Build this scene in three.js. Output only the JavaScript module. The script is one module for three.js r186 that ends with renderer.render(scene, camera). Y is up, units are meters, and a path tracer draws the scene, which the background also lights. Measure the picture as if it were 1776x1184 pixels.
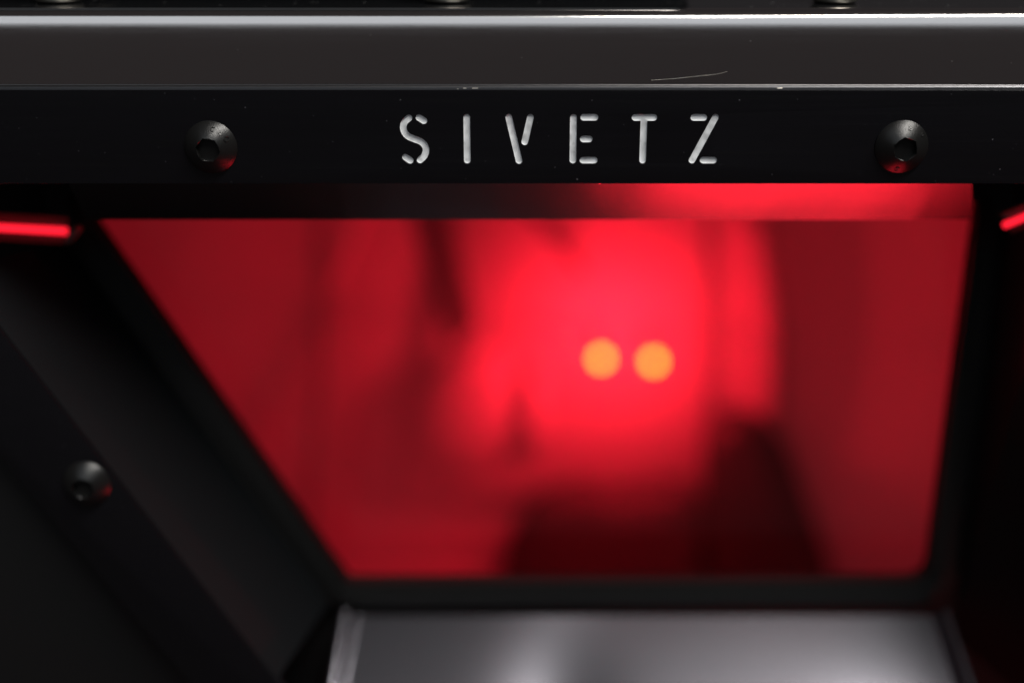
import * as THREE from 'three';
import { RoundedBoxGeometry } from 'three/addons/geometries/RoundedBoxGeometry.js';
import { mergeGeometries, mergeVertices, toCreasedNormals } from 'three/addons/utils/BufferGeometryUtils.js';
import { RectAreaLightUniformsLib } from 'three/addons/lights/RectAreaLightUniformsLib.js';
import { FontLoader } from 'three/addons/loaders/FontLoader.js';
import { TextGeometry } from 'three/addons/geometries/TextGeometry.js';
import { Brush, Evaluator, SUBTRACTION } from 'three-bvh-csg';

RectAreaLightUniformsLib.init();

// ------------------------------------------------------------------ camera
// x right, y up, z towards the viewer; the face of the name bar is the plane z = 0, units are metres
const FOCAL = 2200, CX = 888, CY = 592;              // in pixels of the 1776 x 1184 photograph
const PITCH = THREE.MathUtils.degToRad(-20.5);
const scene = new THREE.Scene();
const camera = new THREE.PerspectiveCamera(2 * THREE.MathUtils.radToDeg(Math.atan(592 / FOCAL)), 1.5, 0.01, 20);
camera.rotation.x = PITCH;
camera.position.copy(new THREE.Vector3(0, (CY - 240) / FOCAL * 0.25, -0.25).applyEuler(camera.rotation).negate());
camera.updateMatrixWorld(true);
camera.focus = 0.2495;
camera.userData.fStop = 3.5;

// ------------------------------------------------------------------ light of the dim place, exposure
scene.background = new THREE.Color().setRGB(0.034, 0.0305, 0.0315);
const renderer = new THREE.WebGLRenderer({ antialias: true });
renderer.setSize(1024, 682);
renderer.toneMapping = THREE.LinearToneMapping;
renderer.toneMappingExposure = 1;
renderer.shadowMap.enabled = true;

// two lamps of the room, above and in front of the machine: a warm one to the right, a wide cool one
const warmLamp = { at: [0.71, 1.45, 0.62], size: [1.5, 0.26], glow: [1.0, 0.965, 0.91], power: 30 };
const coolLamp = { at: [-0.10, 1.25, 1.65], size: [2.4, 1.3], glow: [0.86, 0.93, 1.0], power: 0.75 };
const RED = [1, 0.012, 0.03], RED_IN = [1, 0.03, 0.085];
const deepRed = (k) => new THREE.Color().setRGB(RED[0] * k, RED[1] * k, RED[2] * k);

// ------------------------------------------------------------------ helpers
const V = (x, y, z) => new THREE.Vector3(x, y, z);
function ray(px, py) { return V((px - CX) / FOCAL, (CY - py) / FOCAL, -1).applyEuler(camera.rotation); }
function onZ(px, py, z) { const d = ray(px, py), t = (z - camera.position.z) / d.z; return camera.position.clone().addScaledVector(d, t); }
function onY(px, py, y) { const d = ray(px, py), t = (y - camera.position.y) / d.y; return camera.position.clone().addScaledVector(d, t); }
function onPlane(px, py, point, normal) { const d = ray(px, py), t = point.clone().sub(camera.position).dot(normal) / d.dot(normal); return camera.position.clone().addScaledVector(d, t); }
function rng(seed) { let a = seed >>> 0; return () => { a = (a + 0x6D2B79F5) >>> 0; let t = Math.imul(a ^ a >>> 15, 1 | a); t = t + Math.imul(t ^ t >>> 7, 61 | t) ^ t; return ((t ^ t >>> 14) >>> 0) / 4294967296; }; }

function data(w, h, fn, srgb = false) {
  const a = new Uint8Array(w * h * 4);
  for (let y = 0; y < h; y++) for (let x = 0; x < w; x++) { const c = fn(x, y), i = (y * w + x) * 4; const q = Array.isArray(c) ? c : [c, c, c]; for (let k = 0; k < 3; k++) a[i + k] = Math.max(0, Math.min(255, Math.round(q[k] * 255))); a[i + 3] = 255; }
  const t = new THREE.DataTexture(a, w, h); t.wrapS = t.wrapT = THREE.RepeatWrapping; t.magFilter = THREE.LinearFilter; t.minFilter = THREE.LinearMipmapLinearFilter;
  if (srgb) t.colorSpace = THREE.SRGBColorSpace;
  t.needsUpdate = true; return t;
}
// brushed metal: long streaks along u, repeated noise rows; tileable
function streaks(w, h, seed, runs) {
  const r = rng(seed), f = new Float32Array(w * h);
  for (const [len, amp, n] of runs) for (let k = 0; k < n; k++) { const y = Math.floor(r() * h), x0 = Math.floor(r() * w), L = Math.floor(len * (0.4 + r())), s = (r() - 0.5) * amp; for (let i = 0; i < L; i++) f[y * w + (x0 + i) % w] += s * Math.sin(Math.PI * i / L); }
  return f;
}
const brush = streaks(1024, 256, 7, [[380, 0.5, 2600], [90, 0.35, 7000]]);
const brushTex = data(1024, 256, (x, y) => 0.55 + 0.22 * brush[y * 1024 + x]);
brushTex.repeat.set(1 / 0.09, 1 / 0.022);
const grain = (() => { const r = rng(11), f = new Float32Array(512 * 512); for (let i = 0; i < f.length; i++) f[i] = r(); return data(512, 512, (x, y) => { let s = 0; for (let j = -1; j <= 1; j++) for (let i = -1; i <= 1; i++) s += f[((y + j + 512) % 512) * 512 + (x + i + 512) % 512]; return s / 9; }); })();
grain.repeat.set(1 / 0.03, 1 / 0.03);

const std = (o) => new THREE.MeshStandardMaterial(o);
const rgb = (r, g = r, b = r) => new THREE.Color().setRGB(r, g, b);

const waves = (() => { const r = rng(91), n = 256, f = new Float32Array(n * n); for (let k = 0; k < 60; k++) { const cx = r() * n, cy = r() * n, sx = 6 + r() * 26, sy = 20 + r() * 60, a = r() - 0.5; for (let y = 0; y < n; y++) for (let x = 0; x < n; x++) { let dx = Math.abs(x - cx), dy = Math.abs(y - cy); dx = Math.min(dx, n - dx); dy = Math.min(dy, n - dy); f[y * n + x] += a * Math.exp(-(dx * dx) / (sx * sx) - (dy * dy) / (sy * sy)); } } return data(n, n, (x, y) => 0.5 + 0.22 * f[y * n + x]); })();
waves.repeat.set(1 / 0.09, 1 / 0.03);

// planar metre uv: u, v taken from two axes of the position
function uvMetres(g, a = 'x', b = 'y') {
  const p = g.attributes.position, u = new Float32Array(p.count * 2), get = { x: (i) => p.getX(i), y: (i) => p.getY(i), z: (i) => p.getZ(i) };
  for (let i = 0; i < p.count; i++) { u[2 * i] = get[a](i); u[2 * i + 1] = get[b](i); }
  g.setAttribute('uv', new THREE.BufferAttribute(u, 2)); return g;
}
const taken = {};
function numbered(n) { const k = taken[n] = (taken[n] ?? -1) + 1; return k ? `${n}_${String(k).padStart(3, '0')}` : n; }
function part(name, geometry, material, parent, label) {
  const m = new THREE.Mesh(geometry, material); m.name = name; m.castShadow = m.receiveShadow = true; parent.add(m);
  if (label) m.userData.label = label;
  return m;
}
function thing(name, label, category, at = [0, 0, 0], group) {
  const g = new THREE.Group(); g.name = numbered(name); g.position.set(...at); g.userData = { label, category }; if (group) g.userData.group = group; scene.add(g); return g;
}
// extrude a closed outline of (x, y) points from z0 to z1, with holes and a small rounded edge
function slab(points, z0, z1, { holes = [], bevel = 0.0002, segments = 2, crease = 0.6 } = {}) {
  const s = new THREE.Shape(points.map((p) => new THREE.Vector2(p.x, p.y)));
  for (const h of holes) s.holes.push(new THREE.Path(h.map((p) => new THREE.Vector2(p.x, p.y))));
  const g = new THREE.ExtrudeGeometry(s, { depth: z1 - z0 - 2 * bevel, bevelEnabled: bevel > 0, bevelThickness: bevel, bevelSize: bevel, bevelOffset: -bevel, bevelSegments: segments, curveSegments: 12 });
  g.translate(0, 0, z0 + bevel);
  return uvMetres(toCreasedNormals(g, crease));
}
// round the corners of a polygon; radii in metres, one for each corner
function rounded(pts, radii, n = 10) {
  const out = [];
  pts.forEach((p, i) => {
    const r = Array.isArray(radii) ? radii[i] : radii;
    if (!r) { out.push(p.clone()); return; }
    const a = pts[(i + pts.length - 1) % pts.length].clone().sub(p), b = pts[(i + 1) % pts.length].clone().sub(p);
    a.z = b.z = 0; const la = a.length(), lb = b.length(); a.normalize(); b.normalize();
    const half = Math.acos(THREE.MathUtils.clamp(a.dot(b), -1, 1)) / 2, t = Math.min(r / Math.tan(half), la * 0.48, lb * 0.48), R = t * Math.tan(half);
    const c = p.clone().addScaledVector(a.clone().add(b).normalize(), R / Math.sin(half));
    const s = p.clone().addScaledVector(a, t).sub(c), e = p.clone().addScaledVector(b, t).sub(c);
    const a0 = Math.atan2(s.y, s.x); let da = Math.atan2(e.y, e.x) - a0; while (da > Math.PI) da -= 2 * Math.PI; while (da < -Math.PI) da += 2 * Math.PI;
    for (let k = 0; k <= n; k++) { const w = a0 + da * k / n; out.push(V(c.x + R * Math.cos(w), c.y + R * Math.sin(w), p.z)); }
  });
  return out;
}
// a sheet with thickness through four corners
function sheet(a, b, c, d, thick) {
  const n = b.clone().sub(a).cross(d.clone().sub(a)).normalize().multiplyScalar(-thick);
  const q = [a, b, c, d], k = q.map((p) => p.clone().add(n));
  const tri = []; const quad = (p, r, s, t) => tri.push(p, r, s, p, s, t);
  quad(...q); quad(k[3], k[2], k[1], k[0]);
  for (let i = 0; i < 4; i++) { const j = (i + 1) % 4; quad(q[j], q[i], k[i], k[j]); }
  const g = new THREE.BufferGeometry().setFromPoints(tri); g.computeVertexNormals(); return uvMetres(g);
}

// ------------------------------------------------------------------ materials
const M = {
  anodised: std({ color: rgb(0.0042, 0.0044, 0.0056), roughness: 0.42, roughnessMap: brushTex, bumpMap: brushTex, bumpScale: 0.000004 }),
  blackOxide: std({ color: rgb(0.032), metalness: 0.8, roughness: 0.29, bumpMap: grain, bumpScale: 0.000012 }),
  steel: std({ color: rgb(0.62, 0.585, 0.57), metalness: 1, roughness: 0.2, roughnessMap: brushTex, bumpMap: brushTex, bumpScale: 0.0000008 }),
  chuteSteel: std({ color: rgb(0.25, 0.245, 0.28), metalness: 1, roughness: 0.26, bumpMap: brushTex, bumpScale: 0.000001 }),
  polished: std({ color: rgb(0.74, 0.70, 0.63), metalness: 1, roughness: 0.32 }),
  paint: std({ color: rgb(0.90, 0.925, 0.95), roughness: 0.55 }),
  wall: new THREE.MeshPhysicalMaterial({ color: rgb(0.0066, 0.0076, 0.0086), specularIntensity: 0.06, roughness: 0.8, bumpMap: grain, bumpScale: 0.00002 }),
  matte: new THREE.MeshPhysicalMaterial({ color: rgb(0.003), roughness: 0.9, specularIntensity: 0.3 }),
  powder: std({ color: rgb(0.0045, 0.0047, 0.005), roughness: 0.42, bumpMap: grain, bumpScale: 0.00002 }),
  rubber: std({ color: rgb(0.007), roughness: 0.65 }),
  edge: std({ color: rgb(0.10, 0.10, 0.105), metalness: 1, roughness: 0.3 }),
  trough: std({ color: rgb(0.18), metalness: 0.8, roughness: 0.5, side: THREE.DoubleSide }),
  gloss: std({ color: rgb(0.004), roughness: 0.12 }),
  lip: std({ color: rgb(0.12), metalness: 1, roughness: 0.25, bumpMap: waves, bumpScale: 0.0003 }),
  liner: std({ color: rgb(0.4), roughness: 0.75 }),
  pale: std({ color: rgb(0.42), roughness: 0.6 }),
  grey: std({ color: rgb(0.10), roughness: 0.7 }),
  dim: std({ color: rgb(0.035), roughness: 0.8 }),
  dust: std({ color: rgb(0.12, 0.115, 0.11), roughness: 0.9 }),
  soft: std({ color: rgb(0.24), roughness: 0.75 }),
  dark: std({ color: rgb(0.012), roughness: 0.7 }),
  glass: new THREE.MeshPhysicalMaterial({ color: rgb(1, 0.32, 0.36), roughness: 0.02, transmission: 1, thickness: 0, ior: 1.5 }),  // red tint put in to turn the room light inside red
};
const glow = (c, k) => std({ color: rgb(0.02), emissive: rgb(...c), emissiveIntensity: k, roughness: 0.4 });

// ------------------------------------------------------------------ the machine
const machine = thing('roasting_machine', 'black machine front with stainless band, engraved name bar and red lit window', 'machine');

// --- black plate: name bar on top and the slanting leg at the left, one piece with a rounded inner corner
const T = (px, py) => onZ(px, py, 0);
const PLATE = 0.003;
const barBottom = T(888, 318.5).y, barTop = T(888, 156).y;
const outline = rounded([
  V(0.17, barTop, 0), V(0.17, barBottom - 0.2, 0), V(0.125, barBottom - 0.2, 0), V(0.125, barBottom, 0),
  V(T(-84, 318).x, barBottom, 0), T(-30, 534), T(620, 1364), T(480, 1364), T(0, 791), V(-0.17, T(0, 430).y, 0), V(-0.17, barTop, 0),
], [0, 0, 0, 0.01, 0.0098, 0, 0, 0, 0, 0, 0]);

// --- the engraved name: every stroke a round-ended milled groove filled with white paint
const LZ = (X, Y) => T(660 + X / 2.865, 170 + Y / 2.865);
const STROKE = 0.00080;
const bend = (pts) => new THREE.CatmullRomCurve3(pts, false, 'centripetal').getPoints(28);
const strokes = {
  S: [bend([[141, 98], [118, 120], [113, 152], [130, 184], [168, 203], [205, 219], [225, 248], [219, 283], [196, 307]].map((p) => LZ(...p))), [LZ(191, 97), LZ(215, 112)], [LZ(123, 293), LZ(147, 309)]],
  I: [[LZ(428, 95), LZ(431, 308)]],
  V: [[LZ(637, 95), LZ(688, 310)], [LZ(745, 95), LZ(717, 217)]],
  E: [[LZ(959, 95), LZ(956, 308)], [LZ(1010, 95), LZ(1066, 95)], [LZ(1008, 203), LZ(1037, 203)], [LZ(1006, 308), LZ(1062, 308)]],
  T: [[LZ(1265, 96), LZ(1358, 96)], [LZ(1310, 100), LZ(1303, 308)]],
  Z: [[LZ(1558, 96), LZ(1607, 96)], [LZ(1665, 95), LZ(1549, 308)], [LZ(1604, 308), LZ(1656, 308)]],
};
function capsule(path, r) {                                        // outline of a round-ended stroke
  const left = [], right = [], n = path.length, out = [];
  const tan = (i) => path[Math.min(n - 1, i + 1)].clone().sub(path[Math.max(0, i - 1)]).setZ(0).normalize();
  for (let i = 0; i < n; i++) { const t = tan(i), q = V(-t.y, t.x, 0); left.push(path[i].clone().addScaledVector(q, r)); right.push(path[i].clone().addScaledVector(q, -r)); }
  const cap = (p, t) => { const a = Math.atan2(t.y, t.x), c = []; for (let k = 1; k < 12; k++) { const w = a + Math.PI / 2 - Math.PI * k / 12; c.push(V(p.x + r * Math.cos(w), p.y + r * Math.sin(w), 0)); } return c; };
  out.push(...left, ...cap(path[n - 1], tan(n - 1)), ...right.reverse(), ...cap(path[0], tan(0).negate()));
  return out;
}
function teeOutline([bar, stem], r) {                              // the two strokes of the T run into each other
  const o = [], [a, b] = bar, [s, e] = stem, y = (a.y + b.y) / 2;
  const arc = (c, from, to, n = 12) => { for (let k = 0; k <= n; k++) { const w = from + (to - from) * k / n; o.push(V(c.x + r * Math.cos(w), c.y + r * Math.sin(w), 0)); } };
  arc(V(a.x, y, 0), -Math.PI / 2, -Math.PI * 1.5); arc(V(b.x, y, 0), Math.PI / 2, -Math.PI / 2);
  o.push(V(s.x + r, y - r, 0)); arc(e, 0, -Math.PI); o.push(V(s.x - r, y - r, 0));
  return o;
}
function groove(path, r, depth, seed) {                            // the painted trough, open to the front
  const n = path.length, rings = [], A = 10, rnd = rng(seed);
  const tan = (i) => path[Math.min(n - 1, i + 1)].clone().sub(path[Math.max(0, i - 1)]).setZ(0).normalize();
  const dense = [];
  for (let i = 0; i < n - 1; i++) { const L = path[i].distanceTo(path[i + 1]), k = Math.max(1, Math.round(L / 0.0004)); for (let j = 0; j < k; j++) dense.push([path[i].clone().lerp(path[i + 1], j / k), n > 2 ? tan(i).lerp(tan(i + 1), j / k).normalize() : tan(0)]); }
  dense.push([path[n - 1].clone(), tan(n - 1)]);
  for (let k = 6; k >= 1; k--) { const w = Math.PI / 2 * k / 6; rings.push([dense[0][0].clone().addScaledVector(dense[0][1], -r * Math.sin(w)), dense[0][1], Math.max(0.001, Math.cos(w))]); }
  for (const [p, t] of dense) rings.push([p, t, 1]);
  const [lp, lt] = dense[dense.length - 1];
  for (let k = 1; k <= 6; k++) { const w = Math.PI / 2 * k / 6; rings.push([lp.clone().addScaledVector(lt, r * Math.sin(w)), lt, Math.max(0.001, Math.cos(w))]); }
  const pos = [], idx = [], col = [];
  rings.forEach(([p, t, s], i) => {
    const q = V(-t.y, t.x, 0);
    for (let a = 0; a <= A; a++) { const w = Math.PI * a / A, wob = 1 + (rnd() - 0.5) * 0.10; pos.push(p.x + q.x * Math.cos(w) * r * s, p.y + q.y * Math.cos(w) * r * s, -0.00007 - Math.sin(w) * depth * s * wob); }
    if (i) for (let a = 0; a < A; a++) { const u = (i - 1) * (A + 1) + a, v = i * (A + 1) + a; idx.push(u, v, u + 1, u + 1, v, v + 1); }
  });
  const g = new THREE.BufferGeometry(); g.setAttribute('position', new THREE.Float32BufferAttribute(pos, 3)); g.setIndex(idx); g.computeVertexNormals();
  const nm = g.attributes.normal; let up = 0; for (let i = 0; i < nm.count; i++) up += nm.getZ(i);
  if (up < 0) { for (let i = 0; i < idx.length; i += 3) { const s = idx[i]; idx[i] = idx[i + 1]; idx[i + 1] = s; } g.setIndex(idx); g.computeVertexNormals(); }
  return uvMetres(g);
}
function teeGroove([bar, stem], r, depth) {                         // the two troughs run into each other: the deeper one counts
  const far = (p, a, b) => { const d = b.clone().sub(a), t = THREE.MathUtils.clamp(p.clone().sub(a).dot(d) / d.lengthSq(), 0, 1); return p.distanceTo(a.clone().addScaledVector(d, t)); };
  const x0 = bar[0].x - 1.1 * r, x1 = bar[1].x + 1.1 * r, y1 = bar[0].y + 1.1 * r, y0 = stem[1].y - 1.1 * r, q = r / 7, nx = Math.ceil((x1 - x0) / q), ny = Math.ceil((y1 - y0) / q), pos = [], idx = [], ok = [];
  for (let j = 0; j <= ny; j++) for (let i = 0; i <= nx; i++) { const p = V(x0 + i * q, y0 + j * q, 0), d = Math.min(far(p, ...bar), far(p, ...stem)) / r; pos.push(p.x, p.y, -0.00007 - depth * Math.sqrt(Math.max(0, 1 - d * d))); ok.push(d < 1.12); }
  for (let j = 0; j < ny; j++) for (let i = 0; i < nx; i++) { const a = j * (nx + 1) + i, b = a + 1, c = a + nx + 1, e = c + 1; if (ok[a] && ok[b] && ok[c] && ok[e]) idx.push(a, b, c, b, e, c); }
  const g = new THREE.BufferGeometry(); g.setAttribute('position', new THREE.Float32BufferAttribute(pos, 3)); g.setIndex(idx); g.computeVertexNormals(); return uvMetres(g);
}
const holes = [];
for (const [k, list] of Object.entries(strokes)) if (k === 'T') holes.push(teeOutline(list, STROKE)); else for (const s of list) holes.push(capsule(s, STROKE));
// faint machining lines, a few dust specks and hairline scratches on the black plate
const plateSpecks = (() => {
  const c = document.createElement('canvas'); c.width = 2048; c.height = 256; const x = c.getContext('2d');
  x.fillStyle = 'rgb(12,12,15)'; x.fillRect(0, 0, 2048, 256); const r = rng(23);
  for (let i = 0; i < 900; i++) { const v = 11 + r() * 6 | 0; x.fillStyle = `rgba(${v},${v},${v + 3},0.5)`; x.fillRect(r() * 2048, r() * 256, 60 + r() * 300, 1); }
  for (let i = 0; i < 150; i++) { const v = 22 + r() * r() * 100 | 0; x.fillStyle = `rgb(${v},${v},${v + 4})`; const q = 0.6 + r() * 2.0; x.fillRect(r() * 2048, r() * 256, q, q); }
  const t = new THREE.CanvasTexture(c); t.colorSpace = THREE.SRGBColorSpace; t.wrapS = t.wrapT = THREE.RepeatWrapping; t.repeat.set(1 / 0.21, 1 / 0.02625); t.offset.set(0.5, 0.5); return t;
})();
M.nameBar = std({ color: rgb(1), map: plateSpecks, roughness: 0.36, roughnessMap: brushTex, bumpMap: brushTex, bumpScale: 0.0000006 });
const plate = part('frame_plate', slab(outline, -PLATE, 0, { holes, bevel: 0.00014 }), M.nameBar, machine, 'black bar with engraved white name and a slanting leg');
const blotch = (() => { const r = rng(5), n = 128, f = new Float32Array(n * n); for (let k = 0; k < 90; k++) { const cx = r() * n, cy = r() * n, s = 2 + r() * 9, a = (r() - 0.6) * 0.22; for (let y = 0; y < n; y++) for (let x = 0; x < n; x++) { const dx = Math.min(Math.abs(x - cx), n - Math.abs(x - cx)), dy = Math.min(Math.abs(y - cy), n - Math.abs(y - cy)); f[y * n + x] += a * Math.exp(-(dx * dx + dy * dy) / (s * s)); } } const t = data(n, n, (x, y) => { const v = 0.93 + f[y * n + x]; return [v, v, v]; }, true); t.repeat.set(1 / 0.009, 1 / 0.009); return t; })();
M.paint.map = blotch;
let seed = 31;
for (const [k, list] of Object.entries(strokes)) part('letter', k === 'T' ? teeGroove(list.map((l) => l.map((p) => p.clone().setZ(0))), STROKE, 0.00032) : mergeGeometries(list.map((s) => groove(s, STROKE, 0.00032, seed++))), M.paint, plate, `white engraved letter ${k}`);

// --- button-head socket screws
const font = await new FontLoader().loadAsync('fonts/droid/droid_sans_regular.typeface.json');
function screwHead() {
  const R = 0.00525, H = 0.0031, S = (R * R + H * H) / (2 * H), prof = [new THREE.Vector2(0, -0.0002), new THREE.Vector2(R, -0.0002), new THREE.Vector2(R, 0.0001)];
  const a0 = Math.asin(R / S); for (let k = 0; k <= 24; k++) { const a = a0 * (1 - k / 24); prof.push(new THREE.Vector2(Math.max(0, S * Math.sin(a)), 0.00015 + S * Math.cos(a) - (S - H))); }
  const dome = new Brush(new THREE.LatheGeometry(prof, 72).rotateX(Math.PI / 2)); dome.updateMatrixWorld();
  const hex = new Brush(new THREE.CylinderGeometry(0.00245, 0.00245, 0.0022, 6).rotateX(Math.PI / 2).translate(0, 0, 0.0025)); hex.updateMatrixWorld();
  const mouth = new Brush(new THREE.CylinderGeometry(0.0028, 0.0020, 0.0010, 48).rotateX(Math.PI / 2).translate(0, 0, H - 0.00008)); mouth.updateMatrixWorld();
  const ev = new Evaluator(); ev.useGroups = false;
  let b = ev.evaluate(dome, hex, SUBTRACTION); b = ev.evaluate(b, mouth, SUBTRACTION);
  return toCreasedNormals(b.geometry, 0.5);
}
const headGeo = screwHead();
function marks(list) {                                             // raised characters round the dome
  const R = 0.00525, H = 0.0031, S = (R * R + H * H) / (2 * H), out = [];
  for (const [ch, deg, rad, size] of list) {
    const g = new TextGeometry(ch, { font, size, depth: 0.00008, curveSegments: 4, bevelEnabled: true, bevelSize: 0.00003, bevelThickness: 0.00003, bevelSegments: 1 });
    g.computeBoundingBox(); const c = g.boundingBox.getCenter(V()); g.translate(-c.x, -c.y, 0);
    const a = THREE.MathUtils.degToRad(deg), tilt = Math.asin(rad / S);
    g.rotateX(-tilt); g.translate(0, rad, S * Math.cos(tilt) - (S - H) + 0.00019); g.rotateZ(-a); out.push(g);
  }
  return mergeGeometries(out);
}
function screw(px, py, turn, list, label) {
  const p = onZ(px, py, 0.0012), g = new THREE.Group(); g.name = 'screw'; g.position.set(p.x, p.y, 0.0001); g.userData.label = label; machine.add(g);
  const head = part('screw_head', headGeo, M.blackOxide, g); head.rotation.z = turn;
  if (list.length) part('raised_marking', marks(list), M.blackOxide, g);
}
screw(363, 257, 0.35, [['C', 14, 0.0040, 0.0010], ['4', 38, 0.0040, 0.0011], ['O', 62, 0.0041, 0.0012]], 'black button head screw beside the letter S end of the name');
screw(1567, 256, 0.16, [['8', 12, 0.0041, 0.0011], ['0', 52, 0.0043, 0.0009], ['S', 192, 0.0043, 0.0012]], 'black button head screw beside the letter Z end of the name');
screw(147, 842, 0.1, [], 'blurred black screw on the slanting leg');

// --- stainless band above the bar
const bandTop = T(888, 22).y, bandFront = -0.0010;
{
  const y1 = onZ(888, 17, bandFront - 0.001).y, y0 = onZ(888, 154, bandFront).y, zb = -0.006, rt = 0.0023, rb = 0.0006, s = new THREE.Shape();
  s.moveTo(zb, y0); s.lineTo(bandFront - rb, y0); s.absarc(bandFront - rb, y0 + rb, rb, -Math.PI / 2, 0); s.lineTo(bandFront, y1 - rt); s.absarc(bandFront - rt, y1 - rt, rt, 0, Math.PI / 2); s.lineTo(zb, y1);
  const g = new THREE.ExtrudeGeometry(s, { depth: 0.34, bevelEnabled: false, curveSegments: 16 }); g.translate(0, 0, -0.17); g.rotateY(-Math.PI / 2); g.scale(1, 1, 1);
  // after the turn the shape's x runs along +z and the extrusion along x
  const band = part('steel_band', uvMetres(toCreasedNormals(g, 0.5)), M.steel, machine, 'brushed stainless band with rounded edges');
  // hairline scratch and nicks: thin raised burrs of bare metal
  const scr = [[1130, 139], [1170, 136], [1210, 132], [1245, 128], [1262, 124]].map((p) => onZ(...p, bandFront));
  part('scratch', new THREE.TubeGeometry(new THREE.CatmullRomCurve3(scr), 24, 0.000022, 4), M.polished, band);
  for (const [a, b, w] of [[998, 45, 0.00022], [1302, 71, 0.0003], [905, 100, 0.0002], [1652, 106, 0.0003], [1755, 109, 0.0002], [412, 86, 0.0002], [642, 61, 0.00022]]) { const p = onZ(a, b, bandFront); part('dust_speck', new RoundedBoxGeometry(w, w * 0.4, 0.00006, 1, 0.00002).translate(p.x, p.y, p.z), M.dust, band); }
  // rounded upper edge of the name bar, standing proud of the band, with chips down to the bare metal
  const e = new THREE.Shape(), R = T(888, 147.5).y - barTop; e.moveTo(-0.0009, barTop + 0.00001); e.lineTo(-0.00014, barTop + 0.00001); e.absellipse(-0.0009, barTop + 0.00001, 0.00076, R, 0, Math.PI / 2); e.lineTo(-0.0009, barTop);
  const eg = new THREE.ExtrudeGeometry(e, { depth: 0.34, bevelEnabled: false, curveSegments: 12 }); eg.translate(0, 0, -0.17); eg.rotateY(-Math.PI / 2);
  part('bar_edge', uvMetres(toCreasedNormals(eg, 0.5)), M.edge, plate, 'rounded upper edge of the name bar');
  for (const [a, b, w] of [[794, 154, 0.0003], [806, 153, 0.0007], [824, 153, 0.0012], [1353, 153, 0.0011], [66, 157, 0.0005], [84, 158, 0.0004]]) { const p = onZ(a, b, -0.0003); part('edge_chip', new RoundedBoxGeometry(w, 0.00022, 0.0004, 1, 0.00008).translate(p.x, p.y, p.z), M.polished, plate); }
}
// --- black top plate with the feet of three standoffs, and the cover behind
const topY = T(888, 24).y - 0.0003;
const specks = (() => {
  const c = document.createElement('canvas'); c.width = 2048; c.height = 512; const x = c.getContext('2d'); x.fillStyle = 'rgb(9,10,12)'; x.fillRect(0, 0, 2048, 512); const r = rng(77);
  for (let i = 0; i < 260; i++) { const v = 40 + r() * 90 | 0; x.fillStyle = `rgb(${v},${v},${v})`; const q = 0.6 + r() * 2.4; x.beginPath(); x.ellipse(r() * 2048, r() * 512, q, q, 0, 0, 7); x.fill(); }
  const t = new THREE.CanvasTexture(c); t.colorSpace = THREE.SRGBColorSpace; t.wrapS = t.wrapT = THREE.RepeatWrapping; t.repeat.set(1 / 0.24, 1 / 0.06); return t;
})();
part('top_plate', uvMetres(new RoundedBoxGeometry(0.34, 0.004, 0.12, 2, 0.0004).translate(0, topY - 0.002, -0.0642), 'x', 'z'), std({ color: rgb(1), map: specks, roughness: 0.2 }), machine, 'dusty glossy black plate');
for (const [px, py, label] of [[87, 8, 'S'], [773, 8, 'I'], [1457, 8.5, 'Z']]) {
  const p = onY(px, py, topY), prof = [[0, 0], [0.0041, 0], [0.0047, 0.0004], [0.0049, 0.0011], [0.0049, 0.010], [0, 0.010]].map((q) => new THREE.Vector2(...q));
  part('standoff', new THREE.LatheGeometry(prof, 48).translate(p.x, topY + 0.00012, p.z - 0.0049), M.polished, machine, `polished metal standoff on the top plate, above the ${label}`);
}
{ const a = onY(1203, 0, topY); part('rear_cover', new RoundedBoxGeometry(0.2, 0.06, 0.03, 3, 0.002).translate(a.x - 0.1, topY + 0.0301, -0.05), M.gloss, machine, 'black cover behind the standoffs'); }

// --- recess behind the plate: dark wall with the window cut into it
const W = -0.048;
const Wp = (px, py) => onZ(px, py, W);
const pane = rounded([Wp(128, 332), Wp(1699, 332), Wp(1608, 1001), Wp(603, 1004)], [0.002, 0.002, 0.0062, 0.0032]);
const grow = (k) => { const c = V(); pane.forEach((p) => c.add(p)); return k; };
function offset(pts, d) {                                          // move an outline outwards by d
  const n = pts.length, out = []; let area = 0; for (let i = 0; i < n; i++) { const a = pts[i], b = pts[(i + 1) % n]; area += a.x * b.y - b.x * a.y; } const s = area > 0 ? 1 : -1;
  for (let i = 0; i < n; i++) { const a = pts[(i + n - 1) % n], b = pts[(i + 1) % n], t = b.clone().sub(a).setZ(0).normalize(); out.push(pts[i].clone().add(V(t.y, -t.x, 0).multiplyScalar(d * s))); }
  return out;
}
const gasketIn = pane, gasketOut = offset(pane, 0.0072);
const wallTop = topY - 0.006;
part('recess_wall', slab([V(-0.19, wallTop, 0), V(0.19, wallTop, 0), V(0.19, -0.2, 0), V(-0.19, -0.2, 0)], W - 0.004, W - 0.0005, { holes: [offset(pane, 0.002)], bevel: 0 }), M.powder, machine, 'black wall round the window');
const gasket = part('gasket', slab(gasketOut, W - 0.0004, W + 0.0042, { holes: [gasketIn], bevel: 0.0012, segments: 4 }), M.rubber, machine, 'black rubber window gasket');
part('gasket_rib', slab(offset(pane, 0.0034), W + 0.004, W + 0.0053, { holes: [offset(pane, 0.0021)], bevel: 0.0005, segments: 3 }), M.rubber, gasket);
part('window_pane', (() => { const g = new THREE.ShapeGeometry(new THREE.Shape(offset(pane, 0.0012).map((p) => new THREE.Vector2(p.x, p.y)))); g.translate(0, 0, W + 0.001); return g; })(), M.glass, machine, 'red tinted window pane');

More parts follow.
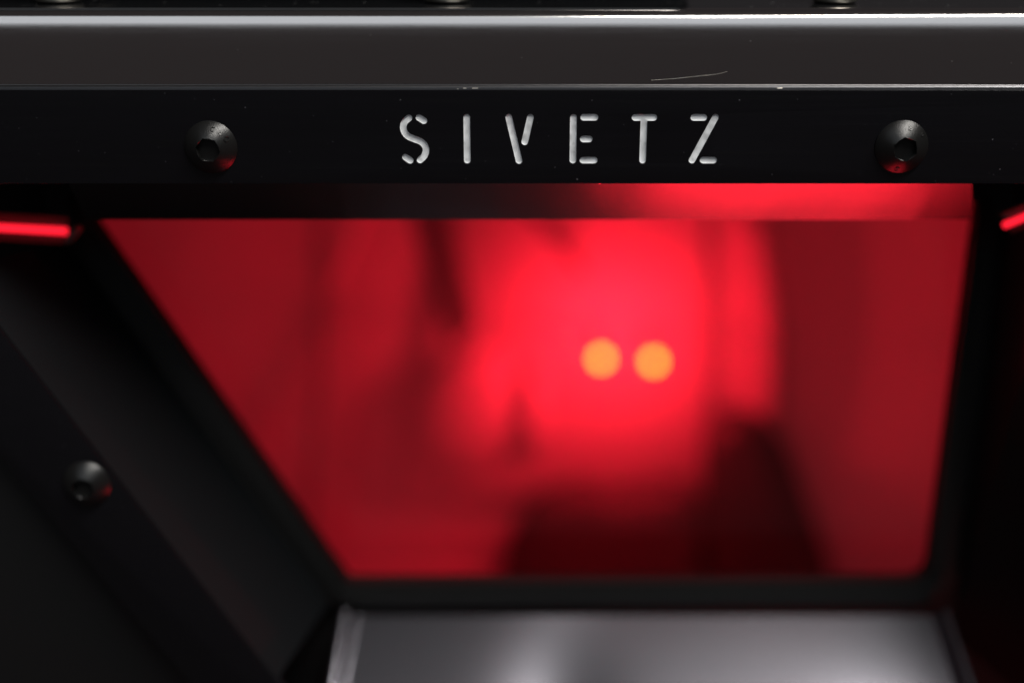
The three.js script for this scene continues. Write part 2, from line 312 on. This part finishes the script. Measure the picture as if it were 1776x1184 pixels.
// --- slanting glossy lip between the bar and the window
{
  const zA = -0.0065, zB = -0.0165, bottom = onZ(888, 381, zB).y, top = barBottom + 0.0012;
  const xl = onZ(148, 381, zB).x, xr = onZ(1688, 381, zB).x, xt = onZ(1683, 322, zA).x;
  part('window_lip', sheet(V(xl, bottom, zB), V(xr, bottom, zB), V(xt, top, zA), V(xl, top, zA), 0.0012), M.lip, machine, 'polished dark lip sloping under the name bar');
}
// --- slanting side walls of the recess
part('funnel_wall', sheet(onZ(-78, 466, -0.0005), onZ(480, 1178, -0.0005), onZ(572, 1042, W + 0.003), onZ(112, 422, W + 0.003), 0.0012), M.wall, machine, 'dark sloping wall between slanting leg and window');
part('funnel_wall', sheet(onZ(1652, 1100, W + 0.003), onZ(1900, 1330, -0.0065), onZ(1860, 330, -0.0065), onZ(1735, 400, W + 0.003), 0.0012), M.matte, machine, 'near black side wall at the upright edge of the window');
part('side_panel', slab([T(-250, 470), T(-40, 740), T(470, 1350), T(300, 1600), T(-250, 1600)], -0.0105, -0.0063, { bevel: 0.0003 }), M.powder, machine, 'dark flat panel under the slanting leg');

// --- stainless chute under the window
{
  const slope = THREE.MathUtils.degToRad(31.5), n = V(0, Math.cos(slope), Math.sin(slope)), origin = onZ(1116, 1068, W + 0.0045);
  const C = (px, py) => onPlane(px, py, origin, n);
  const bl = C(624, 1068), br = C(1612, 1068), fl = C(604, 1184), fr = C(1652, 1184), ext = (a, b, k) => a.clone().lerp(b, k);
  const L0 = bl, L1 = ext(bl, fl, 1.7), R0 = br, R1 = ext(br, fr, 1.7);
  // cross-section at each end: floor between the folds, a rounded fold, then a wall leaning outwards
  const section = (l, r) => { const out = [], rf = 0.0016, lean = THREE.MathUtils.degToRad(62), H = 0.0022;
    const side = (p, dir) => { const o = []; for (let k = 0; k <= 8; k++) { const a = lean * k / 8; o.push(p.clone().add(V(dir * rf * Math.sin(a), 0, 0)).addScaledVector(n, rf * (1 - Math.cos(a)))); } const e = o[8].clone().add(V(dir * Math.cos(lean) * H, 0, 0)).addScaledVector(n, Math.sin(lean) * H); o.push(e);
      for (let k = 1; k <= 6; k++) { const a = lean - (lean + 0.35) * k / 6, q = o[o.length - 1].clone().add(V(dir * Math.cos(a) * 0.0004, 0, 0)).addScaledVector(n, Math.sin(a) * 0.0004); o.push(q); }
      return o; };
    const left = side(l, -1).reverse(), right = side(r, 1); for (const p of left) out.push(p); for (let k = 1; k < 64; k++) { const u = k / 64; out.push(l.clone().lerp(r, u)); } for (const p of right) out.push(p); return out; };
  const A = section(L0, R0), B = section(L1, R1), pos = [], uv = [], idx = [], N = 8;
  for (let j = 0; j <= N; j++) A.forEach((p, i) => { const q = p.clone().lerp(B[i], j / N), u = (q.x - p.x * 0 - L0.x) / (R0.x - L0.x); q.addScaledVector(n, -0.0022 * (j / N) * (Math.exp(-(((u - 0.34) / 0.09) ** 2)) + 0.42 * Math.exp(-(((u - 0.95) / 0.11) ** 2)))); pos.push(q.x, q.y, q.z); uv.push(q.x, j / N * 0.06); });
  for (let j = 0; j < N; j++) for (let i = 0; i < A.length - 1; i++) { const a = j * A.length + i, b = a + A.length; idx.push(a, b, a + 1, a + 1, b, b + 1); }
  const g = new THREE.BufferGeometry(); g.setAttribute('position', new THREE.Float32BufferAttribute(pos, 3)); g.setAttribute('uv', new THREE.Float32BufferAttribute(uv, 2)); g.setIndex(idx); g.computeVertexNormals();
  part('chute', g, M.chuteSteel, machine, 'stainless chute with folded side flanges below the window');
}

// --- black shield added below the picture, keeps red light off the recess
{ const y = onZ(888, 1205, -0.007).y; part('added_shield', slab([V(-0.11, y, 0), V(0.165, y, 0), V(0.165, y - 0.13, 0), V(-0.11, y - 0.13, 0)], -0.009, -0.007, { bevel: 0.0003 }), M.matte, machine, 'added black shield below the chute that blocks the red lamp'); }

// --- chamber behind the window
const X0 = -0.24, X1 = 0.24, Y0 = -0.30, Y1 = 0.02, ZB = -0.345, ZF = W - 0.0042;
{
  const boxPart = (name, x0, x1, y0, y1, z0, z1, label) => part(name, new THREE.BoxGeometry(x1 - x0, y1 - y0, z1 - z0).translate((x0 + x1) / 2, (y0 + y1) / 2, (z0 + z1) / 2), M.liner, machine, label);
  boxPart('chamber_wall', X0 - 0.003, X1 + 0.003, Y0, Y1, ZB - 0.003, ZB, 'rear wall of the red lit chamber');
  boxPart('chamber_wall', X0 - 0.003, X0, Y0, Y1, ZB + 0.0002, ZF, 'side wall of the red lit chamber');
  boxPart('chamber_wall', X1, X1 + 0.003, Y0, Y1, ZB + 0.0002, ZF, 'side wall of the red lit chamber');
  boxPart('chamber_roof', X0 - 0.003, X1 + 0.003, Y1 + 0.0002, Y1 + 0.003, ZB, ZF);
  boxPart('chamber_floor', X0 - 0.003, X1 + 0.003, Y0 - 0.003, Y0 - 0.0002, ZB, ZF);
}
// guessed blurred fittings inside, partly added to vary the red glow
const inside = (px, py, z) => onZ(px, py, z);
{
  const z = -0.30, f = (list, r, k = 0) => rounded(list.map((p) => inside(...p, z)), r);
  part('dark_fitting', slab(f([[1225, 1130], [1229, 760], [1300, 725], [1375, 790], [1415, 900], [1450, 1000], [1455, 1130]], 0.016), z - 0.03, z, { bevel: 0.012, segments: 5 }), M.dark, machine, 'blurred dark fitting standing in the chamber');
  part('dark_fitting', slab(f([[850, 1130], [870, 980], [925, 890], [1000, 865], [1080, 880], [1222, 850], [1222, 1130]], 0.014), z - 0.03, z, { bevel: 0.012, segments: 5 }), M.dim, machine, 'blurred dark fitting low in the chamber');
  part('slanting_bracket', slab(f([[690, 300], [765, 300], [825, 560], [780, 610]], 0.003), z - 0.006, z, { bevel: 0.001 }), M.grey, machine, 'blurred dark slanting bracket in the chamber');
  const zb = -0.338, d = [[800, 330], [1226, 330], [1226, 860], [690, 860]].map((p) => inside(...p, zb));
  part('backing_board', slab(rounded(d, 0.003), ZB + 0.0002, zb, { bevel: 0.001 }), M.pale, machine, 'added pale board behind the amber lights, catching their red light');  // board added so its edge cuts the glow off at one side
  const c0 = inside(806, 712, -0.338), cover = new THREE.SphereGeometry(1, 40, 28).scale(0.027, 0.037, 0.014); cover.rotateZ(-0.35).translate(c0.x, c0.y, c0.z);
  part('glow_bulge', cover, M.pale, machine, 'added pale bulge that catches red light beside the amber lights');  // bulge added to brighten the lower left of the glow
  // tubes added to mottle the red glow, all far out of focus
  const streak = (name, a, b, zr, r, m, label) => { const p = inside(...a, zr), q = inside(...b, zr - 0.004), mid = p.clone().lerp(q, 0.5).add(V((b[1] - a[1]) * 0.00001, 0, 0.002)); part(name, new THREE.TubeGeometry(new THREE.CatmullRomCurve3([p, mid, q]), 16, r, 14), m, machine, label); };
  streak('streak_hose', [560, 300], [500, 1130], -0.318, 0.0042, M.soft, 'added tube that blurs to a dark stripe in the red glow');
  streak('streak', [640, 330], [430, 760], -0.325, 0.0030, M.pale, 'added pale tube that blurs to a bright stripe in the red glow');
  streak('streak_pipe', [1315, 380], [1322, 790], -0.330, 0.0075, M.soft, 'added upright tube that blurs to a bright patch beside the board');
  streak('streak', [860, 300], [1010, 470], -0.324, 0.0022, M.grey, 'added tube that blurs to a dark stripe above the amber lights');
  const q = inside(926, 705, -0.333);
  part('glow_rib', new THREE.CapsuleGeometry(0.0075, 0.022, 8, 24).translate(q.x, q.y, q.z), M.pale, machine, 'added pale upright bar that catches red light beside the amber lights');  // bar added to catch the lamp light as a bright stripe
}

// ------------------------------------------------------------------ lamps
function areaLight(group, at, towards, w, h, color, intensity) {
  const l = new THREE.RectAreaLight(color, intensity, w, h); l.position.set(...at); l.castShadow = true; group.add(l); l.lookAt(V(...towards)); return l;
}
// two small bright lamps that light the chamber red
for (const [px, py, label] of [[1043, 622, 'round amber light, the one farther from the upright window edge'], [1134, 627, 'round amber light, the one nearer the upright window edge']]) {
  const p = inside(px, py, -0.296), t = thing('amber_lamp', label, 'indicator light', p.toArray(), 'pair of amber lights behind the window');
  part('lamp_lens', new THREE.SphereGeometry(0.0028, 24, 16), glow([1, 0.75, 0.03], 11.5), t);
  part('lamp_stem', new THREE.CylinderGeometry(0.0009, 0.0009, 0.04, 16).rotateX(Math.PI / 2).translate(0, 0, -0.0226), M.dark, t);
  const l = new THREE.PointLight(rgb(...RED_IN), 0.027, 0, 2); l.castShadow = true; l.shadow.radius = 0.1; t.add(l);
}
// added red fill lamp, unseen below the window, lifts the chamber glow
{
  const t = thing('chamber_fill_lamp', 'added red fill lamp inside the chamber, unseen under the window', 'lamp', [0, -0.165, ZF - 0.006]);
  part('lamp_housing', new RoundedBoxGeometry(0.33, 0.034, 0.006, 2, 0.001).translate(0, 0, 0.0028), M.powder, t);
  part('lamp_diffuser', new RoundedBoxGeometry(0.32, 0.028, 0.003, 2, 0.001).translate(0, 0, -0.0016), glow(RED_IN, 2), t);
  areaLight(t, [0, 0, -0.0036], [0, -0.165, -1], 0.32, 0.028, rgb(...RED_IN), 9.6);
}
// red reflections at both upper recess corners, put in as glowing tubes
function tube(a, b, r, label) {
  const t = thing('reflection_tube', label, 'red reflection', a.toArray(), 'red reflections at the recess corners, built as glowing shapes');
  part('glint_tube', new THREE.TubeGeometry(new THREE.LineCurve3(V(), b.clone().sub(a)), 1, r, 20), glow(RED, 1.7), t);
  const d = b.clone().sub(a), L = d.length(), g = new THREE.CylinderGeometry(0.0030, 0.0030, L, 24, 1, true, Math.PI * 0.5, Math.PI); g.translate(0, L / 2, 0);   // half-round trough added to spread the red glow, open to the front
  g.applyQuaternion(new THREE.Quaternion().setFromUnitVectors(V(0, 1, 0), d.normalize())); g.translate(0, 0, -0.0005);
  part('glow_trough', g, M.trough, t);
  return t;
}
tube(onZ(-160, 386, -0.022), onZ(116, 401, -0.034), 0.0008, 'red reflection built as a thin glowing tube above the sloping wall');
tube(onZ(1742, 391, -0.03), onZ(1900, 326, -0.02), 0.0007, 'red reflection built as a thin glowing tube beside the upright window edge');

{ const p = onZ(126, 406, -0.034), g = new RoundedBoxGeometry(0.0014, 0.0040, 0.004, 2, 0.0004); g.rotateZ(-0.75); g.translate(p.x, p.y, p.z); part('tube_clip', g, M.trough, machine, 'bright metal clip at the end of the red reflection'); }

// red lamp below the picture, mirrored by the lip and the lower rims of the screws
{
  const t = thing('red_strip_lamp', 'unseen red strip lamp between added black shade walls, below the name bar', 'lamp', [0.112, -0.28, 0.008]);
  part('lamp_housing', new RoundedBoxGeometry(0.132, 0.008, 0.056, 2, 0.001).translate(0, -0.0045, 0), M.powder, t);
  for (const sx of [-1, 1]) part('shade_end', new RoundedBoxGeometry(0.002, 0.030, 0.054, 2, 0.0005).translate(sx * 0.064, 0.0142, 0), M.powder, t);  // walls added to keep the red light off the leg
  for (const sz of [-1, 1]) part('shade_side', new RoundedBoxGeometry(0.1258, 0.020, 0.002, 2, 0.0005).translate(0, 0.0092, sz * 0.0265), M.powder, t);
  part('lamp_diffuser', new RoundedBoxGeometry(0.12, 0.003, 0.048, 2, 0.001).translate(0, 0.0012, 0), glow(RED, 4), t);
  areaLight(t, [0, 0.0032, 0], [0.112, 1, 0.008], 0.118, 0.046, rgb(...RED), 16);
}
// room lamps
function roomLamp(name, label, d, aim) {
  const t = thing(name, label, 'lamp', d.at); t.lookAt(V(...aim));
  part('lamp_housing', new RoundedBoxGeometry(d.size[0] + 0.03, d.size[1] + 0.03, 0.05, 2, 0.008).translate(0, 0, -0.032), M.powder, t);
  part('lamp_diffuser', new RoundedBoxGeometry(d.size[0], d.size[1], 0.012, 2, 0.004), glow(d.glow, d.power * 0.15), t);
  const l = new THREE.RectAreaLight(rgb(...d.glow), d.power, d.size[0], d.size[1]); l.position.set(0, 0, 0.012); l.rotation.y = Math.PI; l.castShadow = true; t.add(l);
}
roomLamp('strip_lamp', 'long warm white lamp over the machine', warmLamp, [0, 0, 0]);
roomLamp('panel_lamp', 'wide cool white lamp in front of the machine', coolLamp, [0, 0, 0]);

renderer.render(scene, camera);
